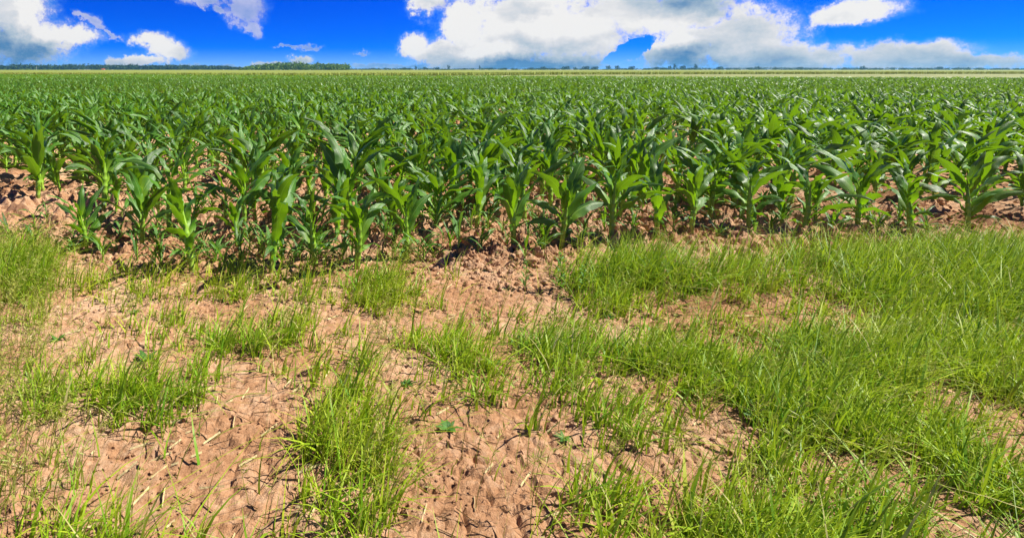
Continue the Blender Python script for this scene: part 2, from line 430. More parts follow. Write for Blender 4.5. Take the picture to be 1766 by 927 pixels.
FRONT = [  # base px, base py, size, turn, prototype, label
    (66, 346, 1.12, 0.3, 0, 'tall maize plant at the left edge above the patch of bare earth'),
    (150, 430, 0.72, 1.2, 1, 'short maize plant in the front row just right of the seeding grass clump'),
    (245, 424, 0.88, 2.1, 2, 'maize plant with a clean pale stalk, second from the left in the front row'),
    (332, 468, 0.98, 0.2, 3, 'stout maize plant standing well forward on pale earth beside a dark hollow'),
    (467, 474, 1.02, 2.7, 4, 'maize plant nearest the camera, its bare pale stalk rising from the crusted earth'),
    (545, 462, 0.85, 4.0, 5, 'dark shaded maize plant right of the nearest one, leaves hanging low'),
    (615, 466, 0.92, 5.1, 6, 'slim upright maize plant behind the small grass tufts of the middle'),
    (698, 441, 0.95, 0.9, 7, 'maize plant right of the middle grass tufts, feathery grass at its foot'),
    (885, 430, 1.04, 2.3, 8, 'maize plant leaning its broad leaves over a thin dark stalk right of the seedling patch'),
    (968, 426, 0.98, 3.6, 9, 'dark stalked maize plant with a raised twisting leaf, behind the yellow leafy weed'),
    (1053, 416, 1.02, 5.6, 10, 'maize plant with broad upswept glossy leaves above the tall right-hand grass'),
    (1133, 412, 0.90, 1.7, 11, 'smaller maize plant with a banded pale stalk right of the glossy upswept one'),
    (1192, 404, 0.90, 4.4, 12, 'maize plant in the front row at the far edge of the tall right-hand grass'),
    (408, 420, 0.66, 0.8, 13, 'small thin maize plant in the gap between the two foremost ones'),
    (752, 405, 0.92, 3.3, 17, 'maize plant just left of the seedling patch, set back behind the front row'),
    (822, 396, 0.96, 0.5, 20, 'maize plant standing behind the seedling patch right of the middle'),
    (905, 378, 1.08, 1.4, 14, 'tall bright maize plant directly behind the one leaning over its dark stalk'),
]
placed = []
for px, py, s, rz, k, lab in FRONT:
    x, y = ground_at(px, py)
    put_maize(x, y, rz, s, lab, 'maize plants of the front row', k); placed.append((x, y))
for px, py, s, rz, k, lab in [
    (1290, 398, 0.95, 0.7, 3, 'first maize plant of the front row right of the tall grass thicket'),
    (1385, 404, 0.92, 3.1, 6, 'second maize plant of the front row right of the tall grass thicket'),
    (1478, 396, 1.0, 5.0, 9, 'third maize plant of the front row right of the tall grass thicket'),
    (1570, 402, 0.9, 1.9, 12, 'last but one maize plant towards the right end of the front row'),
    (1668, 398, 0.96, 4.2, 15, 'last maize plant at the right end of the front row')]:
    x, y = ground_at(px, py); put_maize(x, y, rz, s, lab, 'maize plants of the front row', k); placed.append((x, y))

# field edge behind which the wheat begins

def front_y(X, Y=6):
    p = px_of(X, 5.4)
    return float(np.interp(p, [-400, 20, 100, 330, 470, 600, 900, 1200, 1800], [7.2, 7.0, 6.3, 5.35, 5.2, 5.3, 5.75, 6.0, 6.1]))

cand = []
row, y = 0, 4.9
while y < 12.9:
    x = -0.78 * y - 1.2 + (row % 2) * 0.21
    while x < 1.28 * y + 1.5:
        X = x + rnd.uniform(-.13, .13); Y = y + rnd.uniform(-.16, .16)
        x += 0.39
        if Y < front_y(X) + 0.22: continue
        p = px_of(X, Y)
        if rnd.random() < 0.05 + (0.9 * max(0.0, 0.45 - float(fbm(np.array([X * .7]), np.array([Y * .45]), 88, 2)[0])) * 4 if p < 700 or p > 870 else 0): continue
        if 545 < p < 600 and 7.5 < Y < 11.5 and rnd.random() < 0.8: continue
        if -60 < p < 45 and Y < 9.0 and rnd.random() < 0.7: continue
        if any((X - a) ** 2 + (Y - b) ** 2 < 0.27 ** 2 for a, b in placed): continue
        cand.append((Y, X, p))
    y += 0.50; row += 1
cand.sort()
PHRASE = ['crowded young maize plant just behind the front row', 'young maize plant deeper in the crowd of rows behind the front']
inside = [c for c in cand if -30 <= c[2] <= 1215]
outside = [c for c in cand if not (-30 <= c[2] <= 1215)]
near_in = inside[:275]
lim = near_in[-1][0]
near_out = [c for c in outside if c[0] < 7.6 and c[2] < 1900][:60]
rest = [c for c in inside[275:] + [c for c in outside if c not in near_out]]
for Y, X, p in near_in + near_out:
    if p > 1215: lab = 'close maize plant behind the front row right of the tall grass thicket'
    elif Y < 7.2: lab = 'young maize plant crowded close behind the front row, soil showing at its foot'
    elif Y < 9.3: lab = 'young maize plant in the middle ranks, its stalk hidden by plants before it'
    else: lab = 'young maize plant in the farther ranks where the leaves close into a green canopy'
    put_maize(X, Y, rnd.uniform(0, 6.28), rnd.uniform(0.80, 1.14) if rnd.random() > 0.30 else rnd.uniform(0.42, 0.75), lab,
              {'c': 'close maize plants on the right', 'y': 'young maize plants in the nearer rows'}[lab[0]] + ('' if lab[0] == 'c' else (', close' if Y < 7.2 else ', middle' if Y < 9.3 else ', farther')))

# the rest of the field: too many to count, one object made of whole plants thinning in detail
def template(seed, level):
    r = random.Random(seed)
    if level == 1:
        st, lv = maize_arrays(seed, nseg=6, nac=2, lite=True); return join_arr([st] + lv)
    if level == 2:
        st, lv = maize_arrays(seed, nseg=3, nac=1, lite=True); return join_arr(lv[1:])
    lv = []
    for i in range(6):
        lv.append(leaf_arr(r, r.uniform(.4, .65), r.uniform(.11, .16), r.uniform(.4, 1.0), r.uniform(1.5, 2.6), r.uniform(0, 6.3), r.uniform(.3, .6), 0.0, 2, 1, twist=r.uniform(-1, 1)))
    return join_arr(lv)

def scatter(tmpl, xs, ys, zs, rz, sc, ucol=True, tilt=0.14):
    V0, Q0, U0 = tmpl; n = len(xs)
    c, s = np.cos(rz)[:, None], np.sin(rz)[:, None]
    tx, ty = RS.normal(0, tilt, n)[:, None], RS.normal(0, tilt, n)[:, None]
    X = (V0[:, 0] * c - V0[:, 1] * s) * sc[:, None] + V0[None, :, 2] * tx
    Y = (V0[:, 0] * s + V0[:, 1] * c) * sc[:, None] + V0[None, :, 2] * ty
    Z = V0[None, :, 2] * sc[:, None]
    V = np.stack([X + xs[:, None], Y + ys[:, None], Z + zs[:, None]], -1).reshape(-1, 3)
    Q = (Q0[None] + (np.arange(n) * len(V0))[:, None, None]).reshape(-1, 4)
    U = np.tile(U0, (n, 1))
    return V, Q, U

def field_points(y0, y1, dens, left=-0.80, right=1.36):
    A = (right - left) * (y1 ** 2 - y0 ** 2) / 2 + 8 * (y1 - y0)
    n = int(A * dens)
    Y = np.sqrt(RS.uniform(y0 ** 2, y1 ** 2, n))
    X = (left + (right - left) * RS.uniform(0, 1, n)) * Y + RS.uniform(-4, 4, n)
    return X, Y
parts = []
def add_level(X, Y, level, seeds, smin=0.82, smax=1.12):
    key = RS.randint(0, len(seeds), len(X))
    for i, sd in enumerate(seeds):
        k = key == i; n = int(k.sum())
        if not n: continue
        x, yy = X[k], Y[k]
        z = ground_h(x, yy) if level == 1 else np.zeros(n)
        patch = 0.90 + 0.22 * fbm(x * 0.12, yy * 0.12, 3, 3)
        parts.append(scatter(template(sd, level), x, yy, z, RS.uniform(0, 6.28, n), RS.uniform(smin, smax, n) * patch))
rx = np.array([c[1] for c in rest]); ry = np.array([c[0] for c in rest])
add_level(rx, ry, 1, range(200, 212))
X, Y = field_points(12.7, 27, 6.2); k = RS.uniform(0, 1, len(X)) > np.clip(.48 - fbm(X * .5, Y * .3, 88, 2), 0, 1) * 2.6; X, Y = X[k], Y[k]; add_level(X, Y, 1, range(200, 212), 0.60, 1.0)
X, Y = field_points(27, 75, 5.6); k = Y < 110 - 0.34 * X + 1.5 * np.sin(X * 0.08); add_level(X[k], Y[k], 2, range(230, 242), 0.55, 0.88)
X, Y = field_points(75, 150, 3.4); k = Y < 110 - 0.34 * X + 1.5 * np.sin(X * 0.08); add_level(X[k], Y[k], 3, range(250, 258), 0.62, 0.85)
V, Q, U = join_arr(parts)
o = obj('maize_crop', mesh_np('maize_crop', V, Q, U), M['maize'])
tag(o, 'vast green canopy of young maize stretching back to the pale wheat strip', 'maize crop', kind='stuff')
print('crop faces', len(Q), 'near', len(near_in), len(near_out), 'lim', lim)

# ------------------------------------------------------------------ wheat beyond
WX = [-400, -140, -20, 10, 42, 127, 300, 500]; WY = [262, 168, 124, 134, 180, 208, 228, 235]
def wline(u): return sum(np.interp(u + k, WX, WY) for k in (-36, -24, -12, 0, 12, 24, 36)) / 7.0
def margin():
    us = np.arange(-60, 300, 4.0); ts = np.linspace(0, 1, 14)
    UU, TT = np.meshgrid(us, ts); a = 107 - 0.34 * UU; b = wline(UU) + 1
    YY = a + (b - a) * TT; ZZ = 0.02 + 0.05 * vnoise(UU * .8, YY * .8, 4)
    r, c = UU.shape; idx = np.arange(r * c).reshape(r, c)
    Q = np.stack([idx[:-1, :-1], idx[:-1, 1:], idx[1:, 1:], idx[1:, :-1]], -1).reshape(-1, 4)
    o = obj('field_margin', mesh_np('field_margin', np.stack([UU, YY, ZZ], -1), Q), M['margin'])
    tag(o, 'strip of dry stubble and thin grass between the maize and the wheat', 'field margin', kind='structure')
margin()
def wheat():
    P = []
    # canopy: rumpled top sheet from the edge back to the far woods
    us = np.concatenate([np.arange(-700, 700, 5.0)])
    ts = np.concatenate([[0], np.cumsum(1.2 * 1.13 ** np.arange(0, 46))])
    ts = ts[ts < 1500]
    UU, TT = np.meshgrid(us, ts)
    ex = UU * (1 + TT / 260.0)
    base = wline(UU)
    ey = base + TT
    ez = 0.78 + (vnoise(ex * 0.7, ey * 0.7, 3) - 0.5) * 0.12 + 0.1 * (fbm(ex * 0.02, ey * 0.02, 8) - 0.5)
    ez[0] = 0.02
    r, c = UU.shape
    idx = np.arange(r * c).reshape(r, c)
    Q = np.stack([idx[:-1, :-1], idx[:-1, 1:], idx[1:, 1:], idx[1:, :-1]], -1).reshape(-1, 4)
    U = np.stack([0.35 + 0.6 * fbm(ex * 0.015, ey * 0.015, 21), np.where(ez > 0.3, 0.6, 0.0)], -1).reshape(-1, 2)
    P.append((np.stack([ex, ey, ez], -1).reshape(-1, 3), Q, U))
    # stems and ears along the near edge
    n = 26000
    x = RS.uniform(-260, 420, n); d = RS.exponential(1.6, n)
    y = wline(x) - 0.6 + d
    h = RS.uniform(0.72, 1.02, n); a = RS.uniform(0, PI, n); w = RS.uniform(0.03, 0.09, n)
    V = np.zeros((n, 4, 3)); dx, dy = np.cos(a) * w, np.sin(a) * w
    lx, ly = RS.normal(0, .1, n), RS.normal(0, .1, n)
    for i, (s_, t) in enumerate(((-1, 0), (1, 0), (1, 1), (-1, 1))):
        V[:, i, 0] = x + s_ * dx * (1 - .4 * t) + lx * t; V[:, i, 1] = y + s_ * dy * (1 - .4 * t) + ly * t; V[:, i, 2] = h * t
    U = np.zeros((n, 4, 2)); U[:, :, 0] = RS.uniform(0.0, 0.75, n)[:, None]; U[:, 2:, 1] = 1
    P.append((V.reshape(-1, 3), np.arange(n * 4).reshape(n, 4), U.reshape(-1, 2)))
    V, Q, U = join_arr(P)
    o = obj('wheat_field', mesh_np('wheat_field', V, Q, U), M['wheat'])
    tag(o, 'pale yellow green strip of ripening wheat beyond the maize', 'wheat', kind='stuff')
wheat()

# ------------------------------------------------------------------ trees far off
def clumps(r, n, cx, cy, cz, rx, ry, rz, size, bot=0.0, shape=1.0):
    """leaf clumps spread through a lumpy crown volume"""
    ph = r.uniform(0, 6.28, 6)
    u = r.normal(0, 1, (n, 3)); u /= np.linalg.norm(u, axis=1)[:, None]
    lump = 1 + 0.22 * np.sin(3 * np.arctan2(u[:, 1], u[:, 0]) + ph[0]) + 0.18 * np.sin(5 * u[:, 2] + ph[1] + 2 * u[:, 0])
    rr = r.uniform(0.35, 1.0, n) ** 0.5 * lump
    c = u * rr[:, None] * np.array([rx, ry, rz]) + np.array([cx, cy, cz])
    c[:, 2] = np.maximum(c[:, 2], bot)
    a = r.normal(0, 1, (n, 3)); a /= np.linalg.norm(a, axis=1)[:, None]
    b = np.cross(a, r.normal(0, 1, (n, 3))); b /= np.linalg.norm(b, axis=1)[:, None]
    s = size * r.uniform(0.5, 1.3, n)[:, None]
    V = np.stack([c - a * s, c + b * s * 0.7, c + a * s, c - b * s * 0.7], 1).reshape(-1, 3)
    Q = np.arange(n * 4).reshape(n, 4)
    U = np.stack([np.repeat(r.uniform(0, 1, n), 4), np.zeros(n * 4)], -1)
    return V, Q, U

def px_to_X(px, d): return (px - CX) / F * d
NR = np.random.RandomState(5)

def far_wood():
    P = []
    for k in range(900):
        d = NR.uniform(1480, 1640); px = NR.uniform(-330, 428)
        x = px_to_X(px, d)
        top = np.interp(px, [-300, 0, 60, 300, 400, 428], [13, 12.5, 13, 11.6, 8.6, 4.5]) * (0.78 + .4 * float(vnoise(np.array([px * .06]), np.array([.5]), 9)[0])) * NR.uniform(0.82, 1.08) + 1.5
        P.append(clumps(NR, 50, x, d, top * .5, NR.uniform(5, 9), NR.uniform(4, 6), top * .5, 2.0, 0.2))
    V, Q, U = join_arr(P)
    o = obj('far_woodland', mesh_np('far_woodland', V, Q, U), M['wood'])
    tag(o, 'long dark blue green woodland along the left horizon', 'woodland', kind='stuff')
far_wood()

def copse():
    P = []
    for k in range(260):
        d = NR.uniform(900, 990); px = NR.uniform(418, 603)
        x = px_to_X(px, d)
        top = np.interp(px, [416, 428, 450, 480, 530, 570, 604], [2.4, 6.0, 10.4, 12.2, 12.0, 10.0, 9.2]) * (0.62 + 0.55 * float(vnoise(np.array([px * .10]), np.array([2.5]), 8)[0])) * NR.uniform(0.8, 1.05) + 1.5
        P.append(clumps(NR, 60, x, d, top * .52, NR.uniform(2.5, 4.5), NR.uniform(3, 5), top * .5, 1.15, 0.2))
    V, Q, U = join_arr(P)
    o = obj('copse', mesh_np('copse', V, Q, U), M['copse'])
    tag(o, 'rounded olive green copse standing out in the middle of the horizon', 'copse', kind='stuff')
copse()

def hedge():
    P = []
    for k in range(130):
        d = NR.uniform(1080, 1120); px = NR.uniform(-260, 118)
        t = NR.uniform(1.4, 3.4) * float(np.interp(px, [-260, 60, 118], [1, 1, 0.5]))
        P.append(clumps(NR, 30, px_to_X(px, d), d, t * .5, 2.6, 2.0, t * .5, 0.7, 0.1))
    V, Q, U = join_arr(P)
    o = obj('hedgerow', mesh_np('hedgerow', V, Q, U), M['hedge'])
    tag(o, 'low light green hedgerow in front of the left woodland', 'hedgerow', kind='stuff')
hedge()

def low_line():
    P = []
    for k in range(900):
        d = NR.uniform(1380, 1450); px = NR.uniform(598, 1880)
        t = 1.3 * float(1.6 + 2.6 * vnoise(np.array([px * 0.03]), np.array([0.5]), 4)[0]) + (1.5 if px > 1120 else 0)
        P.append(clumps(NR, 26, px_to_X(px, d), d, t * .5, 5.5, 3.0, t * .55, 1.0, 0.1))
    V, Q, U = join_arr(P)
    o = obj('tree_line', mesh_np('tree_line', V, Q, U), M['wood'])
    tag(o, 'thin low dark line of bushes along the right horizon', 'bushes', kind='stuff')
low_line()

def crown_mesh(kind, seed):
    r = np.random.RandomState(seed)
    if kind == 'round': P = [clumps(r, 150, 0, 0, 4.6, 5.2, 4.6, 3.4, 0.95, 0.6)]
    elif kind == 'wide': P = [clumps(r, 120, -3.2, 0, 4.0, 4.4, 4, 3.0, 0.95, 0.6), clumps(r, 120, 3.0, .5, 4.4, 4.6, 4, 3.2, 0.95, 0.6)]
    else: P = [clumps(r, 110, 0, 0, 5.4, 2.3, 2.2, 4.8, 0.8, 0.6)]
    return mesh_np('crown', *join_arr(P))
CR = {k: crown_mesh(k, i + 40) for i, k in enumerate(('round', 'wide', 'narrow'))}
for m in CR.values(): m.materials.append(M['wood'])
TRUNK = mesh_np('trunk', *tube_arr([(0, 0, -0.2), (0.05, 0, 2), (0, 0.1, 4.5), (0.1, 0, 6)], [0.42, 0.33, 0.24, 0.1], 7)); TRUNK.materials.append(M['bark'])
PLACE = {'round': 'rounded', 'wide': 'broad spreading', 'narrow': 'narrow pointed'}
TREES = [  # px, distance, kind, width, height scale, label
    (640, 1420, 'wide', 1.0, 0.62, 'low broad tree just right of the copse end'),
    (664, 1420, 'round', 1.0, 0.68, 'dark rounded tree in the blue gap between the copse and the big cloud'),
    (697, 1420, 'round', 0.9, 0.75, 'rounded tree below the left tip of the big white cloud'),
    (716, 1420, 'narrow', 1.2, 0.85, 'slim tree under the brightest lobe of the big cloud'),
    (731, 1400, 'round', 0.9, 0.9, 'rounded tree just left of the dark broad pair below the big cloud'),
    (751, 1390, 'wide', 1.0, 0.82, 'dark broad tree left of the pointed one below the big cloud'),
    (772, 1390, 'narrow', 1.5, 1.05, 'dark pointed tree rising highest below the left half of the big cloud'),
    (798, 1420, 'wide', 0.8, 0.55, 'low pale tree right of the dark pointed one'),
    (825, 1420, 'narrow', 0.7, 1.0, 'lone thin spike of a tree in the middle of the right horizon'),
    (842, 1440, 'wide', 1.1, 0.7, 'broad tree just right of the thin spike'),
    (866, 1440, 'wide', 0.9, 0.62, 'low broad tree between the spike and the two rounded trees'),
    (912, 1430, 'wide', 1.0, 0.75, 'broad tree left of the first rounded tree of the right'),
    (934, 1430, 'round', 1.3, 0.95, 'rounded tree left of the tall domed one'),
    (972, 1430, 'wide', 1.2, 1.12, 'tall domed tree left of the long pale crowns'),
    (988, 1430, 'round', 0.8, 0.8, 'small round tree touching the tall domed one'),
    (1006, 1440, 'wide', 1.2, 1.12, 'long pale crown left of the blue gap in the clouds'),
    (1022, 1440, 'wide', 1.1, 1.05, 'second long pale crown nearest the blue gap'),
    (1045, 1430, 'round', 1.2, 1.2, 'domed dark tree at the left end of the blue gap'),
    (1060, 1430, 'round', 1.1, 1.25, 'domed dark tree in the middle of the blue gap'),
    (1085, 1430, 'wide', 1.0, 1.15, 'flat topped dark tree at the right end of the blue gap'),
    (1127, 1430, 'wide', 0.8, 0.9, 'low tree left of the thin mast on the right horizon'),
    (1150, 1420, 'round', 0.8, 1.15, 'rounded tree right of the thin mast'),
    (1158, 1420, 'narrow', 1.3, 1.3, 'pointed tree right of the thin mast'),
    (1172, 1420, 'wide', 0.9, 1.25, 'broad tree near the right end of the dark bushes'),
    (1194, 1420, 'narrow', 1.6, 1.25, 'pointed dark tree right of the last broad one'),
    (1235, 1420, 'wide', 1.0, 1.0, 'broad tree beyond the pointed dark one on the right'),
    (1300, 1430, 'round', 1.3, 1.0, 'rounded lone tree on the right skyline'),
    (1372, 1430, 'wide', 1.2, 0.9, 'broad lone tree on the right skyline'),
    (1480, 1430, 'round', 1.2, 1.1, 'tall rounded tree towards the right end of the skyline'),
    (1610, 1430, 'wide', 1.2, 1.0, 'broad tree nearest the right end of the skyline'),
    (512, 940, 'narrow', 0.55, 1.28, 'thin tree poking out above the top of the copse'),
    (549, 940, 'narrow', 0.4, 1.30, 'spindly tree poking out above the right part of the copse'),
]
for i, (px, d, kind, w, h, lab) in enumerate(TREES):
    t = empty('tree', (px_to_X(px, d), d, 0), 0)
    tag(t, lab, 'tree', 'single trees along the horizon')
    a = obj('crown', CR[kind], None, t); b = obj('trunk', TRUNK, None, t)
    a.scale = (w * 1.1, 1, h * 1.15); b.scale = (1, 1, h * 1.1); a.rotation_euler = (0, 0, 0)

# ------------------------------------------------------------------ small man-made things on the skyline
def cyl_mesh(name, r0, r1, z0, z1, mat, n=8):
    V, Q, U = tube_arr([(0, 0, z0), (0, 0, (z0 + z1) / 2), (0, 0, z1)], [r0, (r0 + r1) / 2, r1], n)
    m = mesh_np(name, V, Q, U); m.materials.append(mat); return m
def box_arr(x0, x1, y0, y1, z0, z1):
    V = np.array([(x, y, z) for z in (z0, z1) for y in (y0, y1) for x in (x0, x1)], float)
    Q = np.array([(0, 2, 3, 1), (4, 5, 7, 6), (0, 1, 5, 4), (2, 6, 7, 3), (0, 4, 6, 2), (1, 3, 7, 5)])
    return V, Q, np.zeros((8, 2))
t = empty('utility_pole', (px_to_X(68, 900), 900, 0)); tag(t, 'thin pale utility pole before the left woodland', 'utility pole')
obj('post', cyl_mesh('post', 0.24, 0.17, -0.3, 7.3, M['post']), None, t)
obj('crossarm', mesh_np('crossarm', *box_arr(-0.9, 0.9, -0.08, 0.08, 6.75, 6.95), smooth=False), M['post'], t)
for s in (-0.75, 0.0, 0.75):
    q = obj('insulator', cyl_mesh('insulator', 0.07, 0.05, 6.95, 7.25 if s else 7.6, M['post']), None, t); q.location = (s, 0, 0)
for px, d, hgt, lab in ((182, 1400, 11.5, 'faint thin mast above the small red roofed building'), (376, 1400, 11.0, 'faint thin mast behind the right end of the left woodland'),
                        (1138, 1400, 9.0, 'thin dark mast among the trees of the right horizon')):
    t = empty('mast', (px_to_X(px, d), d, 0)); tag(t, lab, 'mast', 'thin masts on the horizon')
    obj('post', cyl_mesh('post', 0.32, 0.2, -0.3, hgt, M['dark_post']), None, t)
    obj('antenna', mesh_np('antenna', *box_arr(-0.5, 0.5, -0.2, 0.2, hgt - 1.4, hgt - 0.3), smooth=False), M['dark_post'], t)
t = empty('farm_building', (px_to_X(182, 1050), 1050, 0)); tag(t, 'tiny farm building with a red roof before the left woodland', 'building')
obj('wall', mesh_np('wall', *box_arr(-2.6, 2.6, -2.2, 2.2, 0, 1.6), smooth=False), M['wall'], t)
rv = np.array([(-2.9, -2.5, 1.6), (2.9, -2.5, 1.6), (2.9, 2.5, 1.6), (-2.9, 2.5, 1.6), (-2.9, 0, 3.1), (2.9, 0, 3.1)], float)
rf = bpy.data.meshes.new('roof'); rf.from_pydata([tuple(v) for v in rv], [], [(0, 1, 5, 4), (2, 3, 4, 5), (0, 4, 3), (1, 2, 5), (0, 3, 2, 1)]); rf.update(); rf.materials.append(M['roof'])
obj('roof', rf, None, t)
obj('door', mesh_np('door', *box_arr(-0.5, 0.4, -2.26, -2.2, 0, 1.35), smooth=False), M['dark_post'], t)
t = obj('field_post', cyl_mesh('field_post', 0.12, 0.09, -0.2, 1.55, M['dark_post']), None); t.location = (px_to_X(624, 245), 245, 0)
tag(t, 'tiny dark post standing in the wheat strip', 'post')

# ------------------------------------------------------------------ verge grass
def blades(n, X, Y, h, w, lean, seed, nseg=4, lo=0.0, hi=1.0, wind=(0.13, 0.03)):
    r = np.random.RandomState(seed)
    az = r.uniform(0, 2 * PI, n); sa = az + PI / 2 + r.normal(0, .4, n)
    ln = np.abs(r.normal(0, lean, n)); curve = r.uniform(1.2, 2.4, n)
    Z = ground_h(X, Y) - 0.01
    V = np.zeros((n, nseg + 1, 2, 3)); U = np.zeros((n, nseg + 1, 2, 2))
    col = np.clip(lo + (hi - lo) * (0.62 * r.uniform(0, 1, n) + 1.1 * (fbm(X * 1.6, Y * 1.6, 91, 3) - .3)), 0, 0.93)
    col = np.where(r.uniform(0, 1, n) < 0.07, 1.0, col)
    for i in range(nseg + 1):
        s = i / nseg
        off = ln * h * s ** curve
        x = X + np.cos(az) * off + wind[0] * h * s * s * 2; y = Y + np.sin(az) * off + wind[1] * h * s * s
        z = Z + h * (s - 0.35 * np.minimum(ln, 1.4) * s ** 2.2)
        ww = w * (1 - s ** 1.6) + 0.0004
        for j, sg in enumerate((-1, 1)):
            V[:, i, j, 0] = x + sg * np.cos(sa) * ww; V[:, i, j, 1] = y + sg * np.sin(sa) * ww; V[:, i, j, 2] = z
            U[:, i, j, 0] = col; U[:, i, j, 1] = s
    m = (nseg + 1) * 2
    q = np.array([(2 * i, 2 * i + 1, 2 * i + 3, 2 * i + 2) for i in range(nseg)])
    Q = (q[None] + (np.arange(n) * m)[:, None, None]).reshape(-1, 4)
    return V.reshape(-1, 3), Q, U.reshape(-1, 2)

def grass_density(X, Y):
    p = px_of(X, Y)
    k = np.zeros_like(X)
    lf = np.clip((110 - p) / 60, 0, 1) * np.clip((5.35 - Y) / 0.3, 0, 1)
    rt = np.clip((p - 880) / 240, 0, 1) * np.clip((4.74 + 0.0006 * (p - 900) - Y) / 0.25, 0, 1)
    md = np.exp(-((p - 655) / 55) ** 2) * np.clip((4.62 - Y) / 0.2, 0, 1) * 0.9
    lo = 0.20 * np.clip((4.85 - Y) / 0.4, 0, 1)
    near = np.clip((3.95 - Y) / 0.5, 0, 1)
    k = np.maximum.reduce([lf, rt, md, lo, near])
    pat = fbm(X * 2.2, Y * 2.2, 55, 3)
    pat2 = fbm(X * 0.9 + 4, Y * 0.9, 58, 3)
    far = np.clip((Y - 3.6) / .5, 0, 1)
    return k * np.clip((pat - 0.40 + .10 * far) * 4.5, 0.04, 1) * np.clip((pat2 - .30) * 4, .15, 1)

def grass():
    P = []
    n = 240000
    Y = RS.uniform(1.6, 5.6, n); X = RS.uniform(-1.2, 1.75, n) * (Y + 0.6)
    keep = RS.uniform(0, 1, n) < grass_density(X, Y)
    X, Y = X[keep], Y[keep]
    # clump the blades
    cl = RS.randint(0, len(X), len(X) // 14 + 1)
    pick = RS.randint(0, len(cl), len(X)); mixk = RS.uniform(0, 1, len(X)) < 0.78
    X = np.where(mixk, X[cl][pick] + RS.normal(0, .03, len(X)), X); Y = np.where(mixk, Y[cl][pick] + RS.normal(0, .03, len(Y)), Y)
    n = len(X)
    h = RS.gamma(6, 0.022, n) + 0.05
    h *= 0.8 + 0.5 * fbm(X * 1.3, Y * 1.3, 66, 2)
    pp = px_of(X, Y); h *= 1 + 0.6 * np.clip((120 - pp) / 60, 0, 1) * (Y > 3.8) + 0.75 * np.clip((pp - 880) / 150, 0, 1) * (Y > 3.8)
    h *= np.interp(Y, [3.2, 3.6, 4.0, 4.3], [1, .6, .6, 1])
    P.append(blades(n, X, Y, np.clip(h, .04, .44), RS.gamma(4, .0008, n) + .0009, 0.75, 71))
    k = RS.uniform(0, 1, n) < 0.03                                   # a few broad dark blades
    m = int(k.sum()); P.append(blades(m, X[k], Y[k], RS.uniform(.18, .40, m), RS.uniform(.005, .008, m), 0.4, 72, lo=0, hi=0.3))
    V, Q, U = join_arr(P)
    print('grass', len(Q))
    o = obj('grass', mesh_np('grass', V, Q, U), M['grass'])
    tag(o, 'bright yellow green verge grass along the edge of the field', 'grass', kind='stuff')
grass()

def panicles():
    P = []
    n = 13500
    Y = RS.uniform(1.9, 5.5, n); X = RS.uniform(-1.15, 1.7, n) * (Y + 0.6)
    p = px_of(X, Y)
    k = np.maximum(1.5 * np.clip((125 - p) / 60, 0, 1) * (Y < 5.4), 0.12 * (Y < 4.7))
    k = np.maximum(k, np.exp(-((p - 672) / 45) ** 2) * (Y < 4.75) * .8)
    k = np.maximum(k, np.clip((p - 980) / 60, 0, 1) * (Y < 5.05) * .30)
    k = np.maximum(k, (Y < 3.9) * .22 * (fbm(X * 1.1, Y * 1.1, 47, 2) > .45))
    keep = RS.uniform(0, 1, n) < k * 0.6
    X, Y = X[keep], Y[keep]; n = len(X)
    h = RS.uniform(.22, .42, n)
    stem = blades(n, X, Y, h, np.full(n, .0013), 0.35, 81, nseg=5, lo=.3, hi=.8); P.append(stem)
    tops = stem[0].reshape(n, 6, 2, 3)
    for b in range(13):                                              # fine branchlets of the seed heads
        f = RS.uniform(0.55, 1.0, n); i0 = np.floor(f * 5).astype(int).clip(0, 4); fr = (f * 5 - i0)[:, None]
        c = tops[:, :, 0, :]; a = c[np.arange(n), i0] * (1 - fr) + c[np.arange(n), i0 + 1] * fr
        dr = RS.normal(0, 1, (n, 3)); dr[:, 2] = np.abs(dr[:, 2]) * 0.8 + 0.5; dr /= np.linalg.norm(dr, axis=1)[:, None]
        L = (RS.uniform(.03, .07, n) * (1.25 - f * .6))[:, None]
        e = a + dr * L; e[:, 2] -= 0.006
        sd = np.cross(dr, RS.normal(0, 1, (n, 3))); sd /= np.linalg.norm(sd, axis=1)[:, None]
        mid = (a + e) / 2
        V = np.stack([a, mid + sd * .0022, e, mid - sd * .0022], 1).reshape(-1, 3)
        U = np.stack([np.repeat(RS.uniform(.4, 1, n), 4), np.zeros(n * 4)], -1)
        P.append((V, np.arange(n * 4).reshape(n, 4), U))
    V, Q, U = join_arr(P)
    print('panicles', n, len(Q))
    o = obj('feathery_grass', mesh_np('feathery_grass', V, Q, U), M['panicle'])
    tag(o, 'taller feathery seeding grass, yellowish, mixed through the verge', 'grass', kind='stuff')
panicles()

